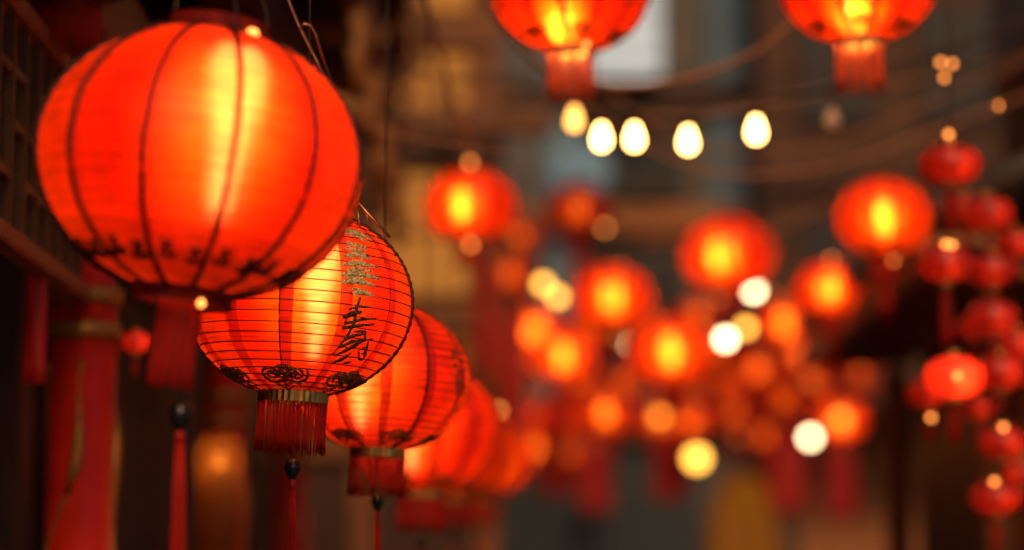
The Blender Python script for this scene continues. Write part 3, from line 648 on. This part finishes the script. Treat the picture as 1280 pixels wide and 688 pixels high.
W['door_lit'] = emit('lit_paper_door', (1.0, .27, .02), .22)
W['cloth_red'] = thread('red_cloth', (.60, .016, .010), .3)

g = MB(); g.box(-80, 80, -30, 120, -.3, 0); tag(part('ground', g, W['ground'], None), 'dark stone paving of the alley', None, None, 'structure')

def B(name, x0, x1, y0, y1, z0, z1, mat, parent, bev=.006):
    c = Vector(((x0 + x1) / 2, (y0 + y1) / 2, z0)); pl = parent.location if parent.parent is None else parent.parent.location + parent.location
    mb = MB().box(x0 - c.x, x1 - c.x, y0 - c.y, y1 - c.y, 0, z1 - z0, 0, bev)
    return part(name, mb, W[mat], parent, c - pl)

# left: timber shopfront with red columns
lb = thing('timber_shopfront', 'dark timber shopfront with red gilt columns and carved lattice', 'building', (-1.2, 6, 0))
for i in range(64):
    y0 = 2.0 + i * .2; B('plank', -1.52 - .01 * (i % 3), -1.48 + rnd.uniform(0, .012), y0 + .004, y0 + .196, 0, 4.04, 'wood_dark', lb, .004)
def column(y, x=-.98, r=.078):
    c = part('column', MB().lathe([(r * 1.25, 0), (r * 1.25, .18), (r, .22), (r * .97, 2.85)], 28), W['red'], lb, Vector((x, y, 0)) - lb.location)
    for z in (2.22, 2.30, .5): part('gilt_collar', MB().lathe([(r * .98, -.02), (r * 1.12, -.015), (r * 1.12, .015), (r * .98, .02)], 24, cap=False), W['gilt'], c, (0, 0, z))
    for ph in (0, 2.2, 4.3):
        pts = []; rad = []
        for i in range(60):
            t = i / 59; z = .6 + 1.55 * t; a = ph + t * 5.2 + .35 * math.sin(t * 17 + ph); pts.append((r * 1.0 * math.cos(a), r * 1.0 * math.sin(a), z)); rad.append(.009 + .006 * math.sin(t * 31))
        part('gilt_dragon_relief', MB().tube(pts, rad, 6), W['gilt'], c)
for y in (5.5, 8.2, 10.7): column(y)
B('tie_beam', -1.06, -.90, 2.6, 10.9, 2.86, 3.04, 'wood_h', lb); B('upper_beam', -1.08, -.88, 2.6, 10.9, 3.70, 3.94, 'wood_h', lb)
B('frieze_rail', -1.00, -.95, 2.6, 5.42, 2.74, 2.78, 'wood', lb); B('frieze_rail', -1.00, -.95, 2.6, 5.42, 2.28, 2.32, 'wood', lb)
def lattice(y0, y1, z0, z1, nx, nz, x=-.975):
    for i in range(nx + 1):
        y = y0 + (y1 - y0) * i / nx; B('lattice_bar', x - .012, x + .012, y - .011, y + .011, z0 + .003, z1 - .003, 'lattice', lb, .003)
    for j in range(1, nz):
        z = z0 + (z1 - z0) * j / nz
        for i in range(nx):
            if (i + j) % 3 == 0: continue
            a = y0 + (y1 - y0) * i / nx + .0115; b = y0 + (y1 - y0) * (i + 1) / nx - .0115
            B('lattice_bar', x - .010, x + .010, a, b, z - .011, z + .011, 'lattice', lb, .003)
lattice(2.8, 5.36, 2.322, 2.738, 20, 4)
lattice(5.64, 8.06, 2.55, 2.84, 16, 3); lattice(8.34, 10.56, 2.55, 2.84, 14, 3)
B('frieze_rail', -1.00, -.95, 5.6, 10.6, 2.50, 2.546, 'wood', lb)
for y, z in ((4.2, 3.36), (5.0, 3.36), (5.8, 3.36), (6.6, 3.36), (7.4, 3.36), (8.2, 3.36), (9.0, 3.36), (9.8, 3.36), (10.6, 3.36)):
    B('rafter', -1.7, -.45, y - .04, y + .04, z + .583, z + .68, 'wood_h', lb)
B('eave_board', -1.7, -.40, 2.6, 10.9, 4.045, 4.08, 'wood_dark', lb)
for k in range(24): part('roof_tile', MB().tube([(0, 0, 0), (-.65, 0, .16), (-1.3, 0, .34)], .06, 8), W['tile'], lb, Vector((-.40, 2.8 + k * .34, 4.14)) - lb.location)
# carved scroll brackets between column and eave
def bracket(y):
    mb = MB(); 
    for q, (r0, tn, oy, oz) in enumerate(((.17, 1.1, 0, 0), (.09, 1.6, .16, .11), (.07, 1.6, .04, -.17))):
        pts = [(0, oy + r0 * (1 - .5 * t / 20) * math.cos(3.3 + t / 20 * tn * 6.28), oz + r0 * (1 - .5 * t / 20) * math.sin(3.3 + t / 20 * tn * 6.28)) for t in range(21)]
        mb.tube(pts, .028, 8, flat=.7)
    return part('carved_bracket', mb, W['bracket'], lb, Vector((-.50, y, 3.40)) - lb.location)
for y in (7.7, 8.6, 9.5, 10.4):
    bracket(y); B('bracket_arm', -1.08, -.44, y - .03, y + .03, 3.62, 3.695, 'wood', lb)
B('eave_purlin', -.60, -.50, 2.6, 10.9, 3.70, 3.80, 'wood', lb)
for y, w in ((6.4, .16), (7.1, .2), (7.75, .1)): B('doorpost', -1.42, -1.30, y, y + w, 0, 2.6, 'wood_dark', lb)
# the black post of chain links at the eave end
ch = thing('hanging_chain', 'hanging chain of gilt links at the end of the timber eave', 'chain', at(513, 130, 9.5))
for k in range(9):
    pts = [(.020 * math.cos(t), 0, .055 * math.sin(t)) for t in [2 * math.pi * i / 16 for i in range(16)]]
    part('link', MB().tube(pts, .011, 6, closed=True), W['wood_light'], ch, (0, 0, .085 * k), (0, 0, (k % 2) * math.pi / 2))
# hanging red ribbon, amber lamp
p = at(42, 480, 5.0)
rb = thing('red_ribbon', 'narrow red cloth ribbon hanging under the lattice', 'ribbon', p)
mb = MB()
vv = []
for j in range(13):
    for i in range(5): vv.append(((i - 2) * .012, .006 * math.sin(i * 1.7 + j * .35), j * .037))
mb.add(vv, [(j * 5 + i, j * 5 + i + 1, (j + 1) * 5 + i + 1, (j + 1) * 5 + i) for j in range(12) for i in range(4)], 0, True)
ro = part('cloth_strip', mb, W['cloth_red'], rb); sm = ro.modifiers.new('thick', 'SOLIDIFY'); sm.thickness = .003
part('rod', MB().tube([(-.04, 0, .445), (.04, 0, .445)], .005, 6), M['steel'], rb)
p = at(272, 720, 7.6)
al = thing('column_lamp', 'amber cylinder lamp glowing on the timber shopfront', 'lamp', p)
part('shade', MB().lathe([(.06, 0), (.068, .01), (.070, .38), (.062, .42), (.04, .44), (.01, .446)], 20), silk('amber_paper', (.9, .30, .04), (.4, .15, .03), (1, .5, .1), .1, .5), al)
part('lamp', bulb_mb(.012, .05, 10), M['lamp_dim'], al, (0, 0, .36)); part('base', MB().lathe([(.02, -.9), (.05, -.88), (.05, -.03), (.07, -.004)], 12), W['wood_dark'], al)

# timber house further up on the left, facing down the alley
th = thing('timber_house', 'ochre timber house with dark beams beyond the row of lanterns', 'building', (-1.6, 15, 0))
B('wall', -4, -.10, 15.0, 20, 0, 8, 'ochre', th, .01)
for k in range(20): B('plank', -4 + k * .194, -3.81 + k * .194, 14.95, 14.99, 0, 2.48, 'wood_dark', th, .004)
for x in (-2.6, -1.75, -.92, -.16): B('post', x - .07, x + .07, 14.9, 14.996, 0, 8, 'wood', th)
for z, h in ((2.5, .2), (3.3, .16), (4.35, .24), (5.1, .16), (6.5, .2)): B('beam', -4, -.05, 14.86, 14.895, z, z + h, 'wood_dark' if h > .21 else 'wood', th)
for k, (x0, x1, z0, z1) in enumerate(((-1.66, -1.01, 2.72, 3.27), (-.83, -.25, 2.72, 3.27), (-1.66, -1.01, 3.50, 4.3), (-.83, -.25, 3.50, 4.3), (-1.66, -1.01, 4.62, 5.06), (-.83, -.25, 4.62, 5.06), (-.83, -.25, 5.3, 6.4))):
    w = B('window', x0, x1, 14.93, 14.985, z0, z1, 'wood', th); hw = (x1 - x0) / 2; hh = (z1 - z0)
    for sx in range(3):
        for q in range(2): part('paper_pane', MB().box(-hw + .03 + sx * (2 * hw - .04) / 3, -hw + .01 + (sx + 1) * (2 * hw - .04) / 3, -.036, -.0285, .03 + q * hh / 2, hh / 2 * (q + 1) - .015), W['paper_lit' if k != 1 else 'paper_dim'], w)
B('eave_beam', -4, .25, 14.2, 14.4, 4.42, 4.56, 'wood_h', th)
for k in range(10): B('rafter', -3.4 + k * .37, -3.32 + k * .37, 14.15, 15, 4.58, 4.66, 'wood_h', th)

# right: house with tiled eave
rh = thing('eave_house', 'brown plaster house with low tiled eave and pale fascia board', 'building', (1.9, 11, 0))
B('wall', 1.85, 2.4, 7, 10.9, 0, 2.95, 'brown_wall', rh); B('upper_wall', 2.35, 3.2, 6, 11.4, 2.96, 7, 'wood_dark', rh)
B('fascia_board', 1.36, 1.40, 8.0, 11.4, 2.70, 2.82, 'wood_light', rh)
B('soffit', 1.403, 1.86, 8.0, 11.4, 2.80, 2.83, 'wood_light', rh)
for k in range(7): B('rafter', 1.403, 1.847, 8.1 + k * .5, 8.18 + k * .5, 2.70, 2.795, 'wood', rh)
for k in range(13): part('roof_tile', MB().tube([(0, 0, 0), (.5, 0, .22), (1.02, 0, .50)], .05, 8), W['tile'], rh, Vector((1.35, 8.05 + k * .27, 2.90)) - rh.location)
for y in (8.9, 11.2): B('post', 1.74, 1.846, y, y + .12, 0, 2.69, 'wood', rh)
for y in (9.2,):
    w = B('window', 1.80, 1.846, y, y + 1.5, 1.2, 2.5, 'wood_dark', rh)
    for q in range(4): part('pane', MB().box(-.012, -.004, -.16, .16, .12, 1.18), W['glass_dark'], w, (-.022, -.54 + q * .36, 0))
for y, z in ((8.0, 4.0), (10.2, 4.0)):
    w = B('upper_window', 2.30, 2.346, y, y + 1.2, z, z + 1.2, 'wood', rh)
    for q in range(3): part('pane', MB().box(-.012, -.004, -.16, .16, .1, 1.1), W['glass_dark'], w, (-.022, -.36 + q * .36, 0))

# end of the alley: grey rendered building
eb = thing('grey_building', 'grey rendered building with pilasters closing the end of the alley', 'building', (2, 27, 0))
B('wall', -2.5, 9, 27, 30, 0, 16, 'grey', eb)
for x in (.55, 2.45, 4.35, 6.2): B('pilaster', x - .22, x + .22, 26.82, 26.996, 3.75, 16, 'grey_light', eb, .02)
for z, h, m in ((3.45, .25, 'wood'), (5.75, .28, 'brown_wall'), (7.15, .3, 'wood_dark'), (10, .3, 'grey_light')): B('string_course', -2.5, 9, 26.7, 26.816, z, z + h, m, eb)
def window(x0, x1, z0, z1, pane, parent=eb, y=26.996):
    f = B('window', x0, x1, y - .10, y, z0, z1, 'wood_dark', parent, .01); w = (x1 - x0) / 2; h = z1 - z0
    for sx in (-1, 1):
        for q in range(2): part('pane', MB().box(min(sx * .02, sx * (w - .05)), max(sx * .02, sx * (w - .05)), -.062, -.054, .05 + q * h / 2, h / 2 * (q + 1) - .03), W[pane], f)
for x in (1.45, 3.4, 5.3):
    for z in (4.1, 6.15, 8.0, 10.9): 
        if not (x == 1.45 and z == 8.0): window(x - .5, x + .5, z, z + 1.35, 'glass_dark')
# shopfront shutters below
for k in range(24):
    x = -2.2 + k * .36
    if 2.0 < x < 2.98: continue
    B('shutter_board', x, x + .34, 26.86, 26.93, 0, 3.3, 'slate' if x < 2.4 else 'brown_wall', eb, .006)
db = thing('dark_building', 'dark brown brick building beside the grey one', 'building', (5, 25, 0))
B('wall', 2.62, 9, 25, 26.6, 3.7, 16, 'dark_brick', db)
for z in (5.9, 8.3, 11): B('ledge', 2.58, 9, 24.85, 24.996, z, z + .14, 'wood_dark', db)
for x in (3.0, 4.3, 5.6):
    for z in (4.3, 6.6, 9.0): window(x, x + .8, z, z + 1.3, 'glass_dark', db, 24.996)
lw = thing('light_box', 'bright white light box high on the grey building', 'light box', at(782, 98, 26.4))
part('case', MB().box(-.42, .42, 0, .16, -.03, 1.5, bev=.01), W['slate'], lw); [part('face', MB().box(-.39, .39, -.012 - .03 * (q % 2), -.003 - .03 * (q % 2), q * .24, .225 + q * .24), W['win_lit'], lw) for q in range(6)]
rw = thing('round_window', 'pale round window behind the thick red tassel', 'window', at(725, 215, 26.5))
for nm, r, y0, y1, mt in (('frame', .36, -.03, .1, W['grey_light']), ('pane', .30, -.045, -.034, emit('dusk_lit_pane', (.75, .92, .88), .22))):  # pane emits a faint glow in place of dusk light
    part(nm, MB().lathe([(r, y0), (r, y1)], 32), mt, rw, (0, 0, 0), (-math.pi / 2, 0, 0))
dw = thing('arched_doorway', 'arched doorway with dull orange light in the slate shopfront', 'doorway', (2.58, 26.8, 0))
arc = [(.40, 0), (.40, 2.35)] + [(.40 * math.cos(t), 2.35 + .75 * math.sin(t)) for t in [math.pi * i / 12 for i in range(1, 12)]] + [(-.40, 2.35), (-.40, 0)]
part('frame', MB().tube([(x, -.05, z) for x, z in arc], .05, 6), W['wood'], dw)
ib = [(x * .98, -.02, z * .99) for x, z in arc]
part('paper_screen', MB().add(ib + [(x, .01, z) for x, y, z in ib], [tuple(range(len(ib))), tuple(reversed(range(len(ib), 2 * len(ib))))]), W['door_lit'], dw)
for q in range(1, 4): part('muntin', MB().box(-.38, .38, -.045, -.025, q * .6, q * .6 + .05), W['wood'], dw)
for x in (-.13, .13): part('muntin', MB().box(x - .02, x + .02, -.075, -.048, 0, 2.6), W['wood'], dw)
# long red cloth banners
def banner(px, py0, py1, w, d, label):
    p = at(px, py1, d); mm = d / FP; h = (py1 - py0) * mm; hw = w * mm / 2; n = 14
    o = thing('cloth_banner', label, 'banner', p)
    v = []
    for j in range(n + 1):
        for i in range(7): v.append(((i / 6 - .5) * 2 * hw, .02 * math.sin(i * 1.9 + j * .5 + px), h * j / n))
    m_ = MB().add(v, [(j * 7 + i, j * 7 + i + 1, (j + 1) * 7 + i + 1, (j + 1) * 7 + i) for j in range(n) for i in range(6)], 0, True)
    c = part('cloth', m_, W['cloth_red'], o); md = c.modifiers.new('thick', 'SOLIDIFY'); md.thickness = .006
    part('rod', MB().tube([(-hw - .05, 0, h + .01), (hw + .05, 0, h + .01)], .012, 6), W['wood'], o)
    part('cord', MB().tube([(-hw, 0, h + .01), (0, 0, h + .2), (hw, 0, h + .01)], .004, 4), M['cable'], o)
for a in ((640, 390, 560, 34, 14.6, 'long red banner against the timber house corner'), (694, 500, 620, 30, 19, 'red banner hanging left of the low amber lantern'), (745, 545, 640, 40, 20, 'red banner beneath the low amber lantern'),
          (838, 545, 625, 44, 18.5, 'red banner beneath the low amber pair'), (985, 520, 640, 46, 21, 'dark red banner between the doorway and the brown wall'), (1052, 560, 650, 40, 17.5, 'red banner under the small lit lantern by the brown wall'),
          (606, 330, 470, 24, 14.4, 'narrow red banner on the timber house front'), (940, 470, 560, 40, 22, 'red banner above the arched doorway')): banner(*a)
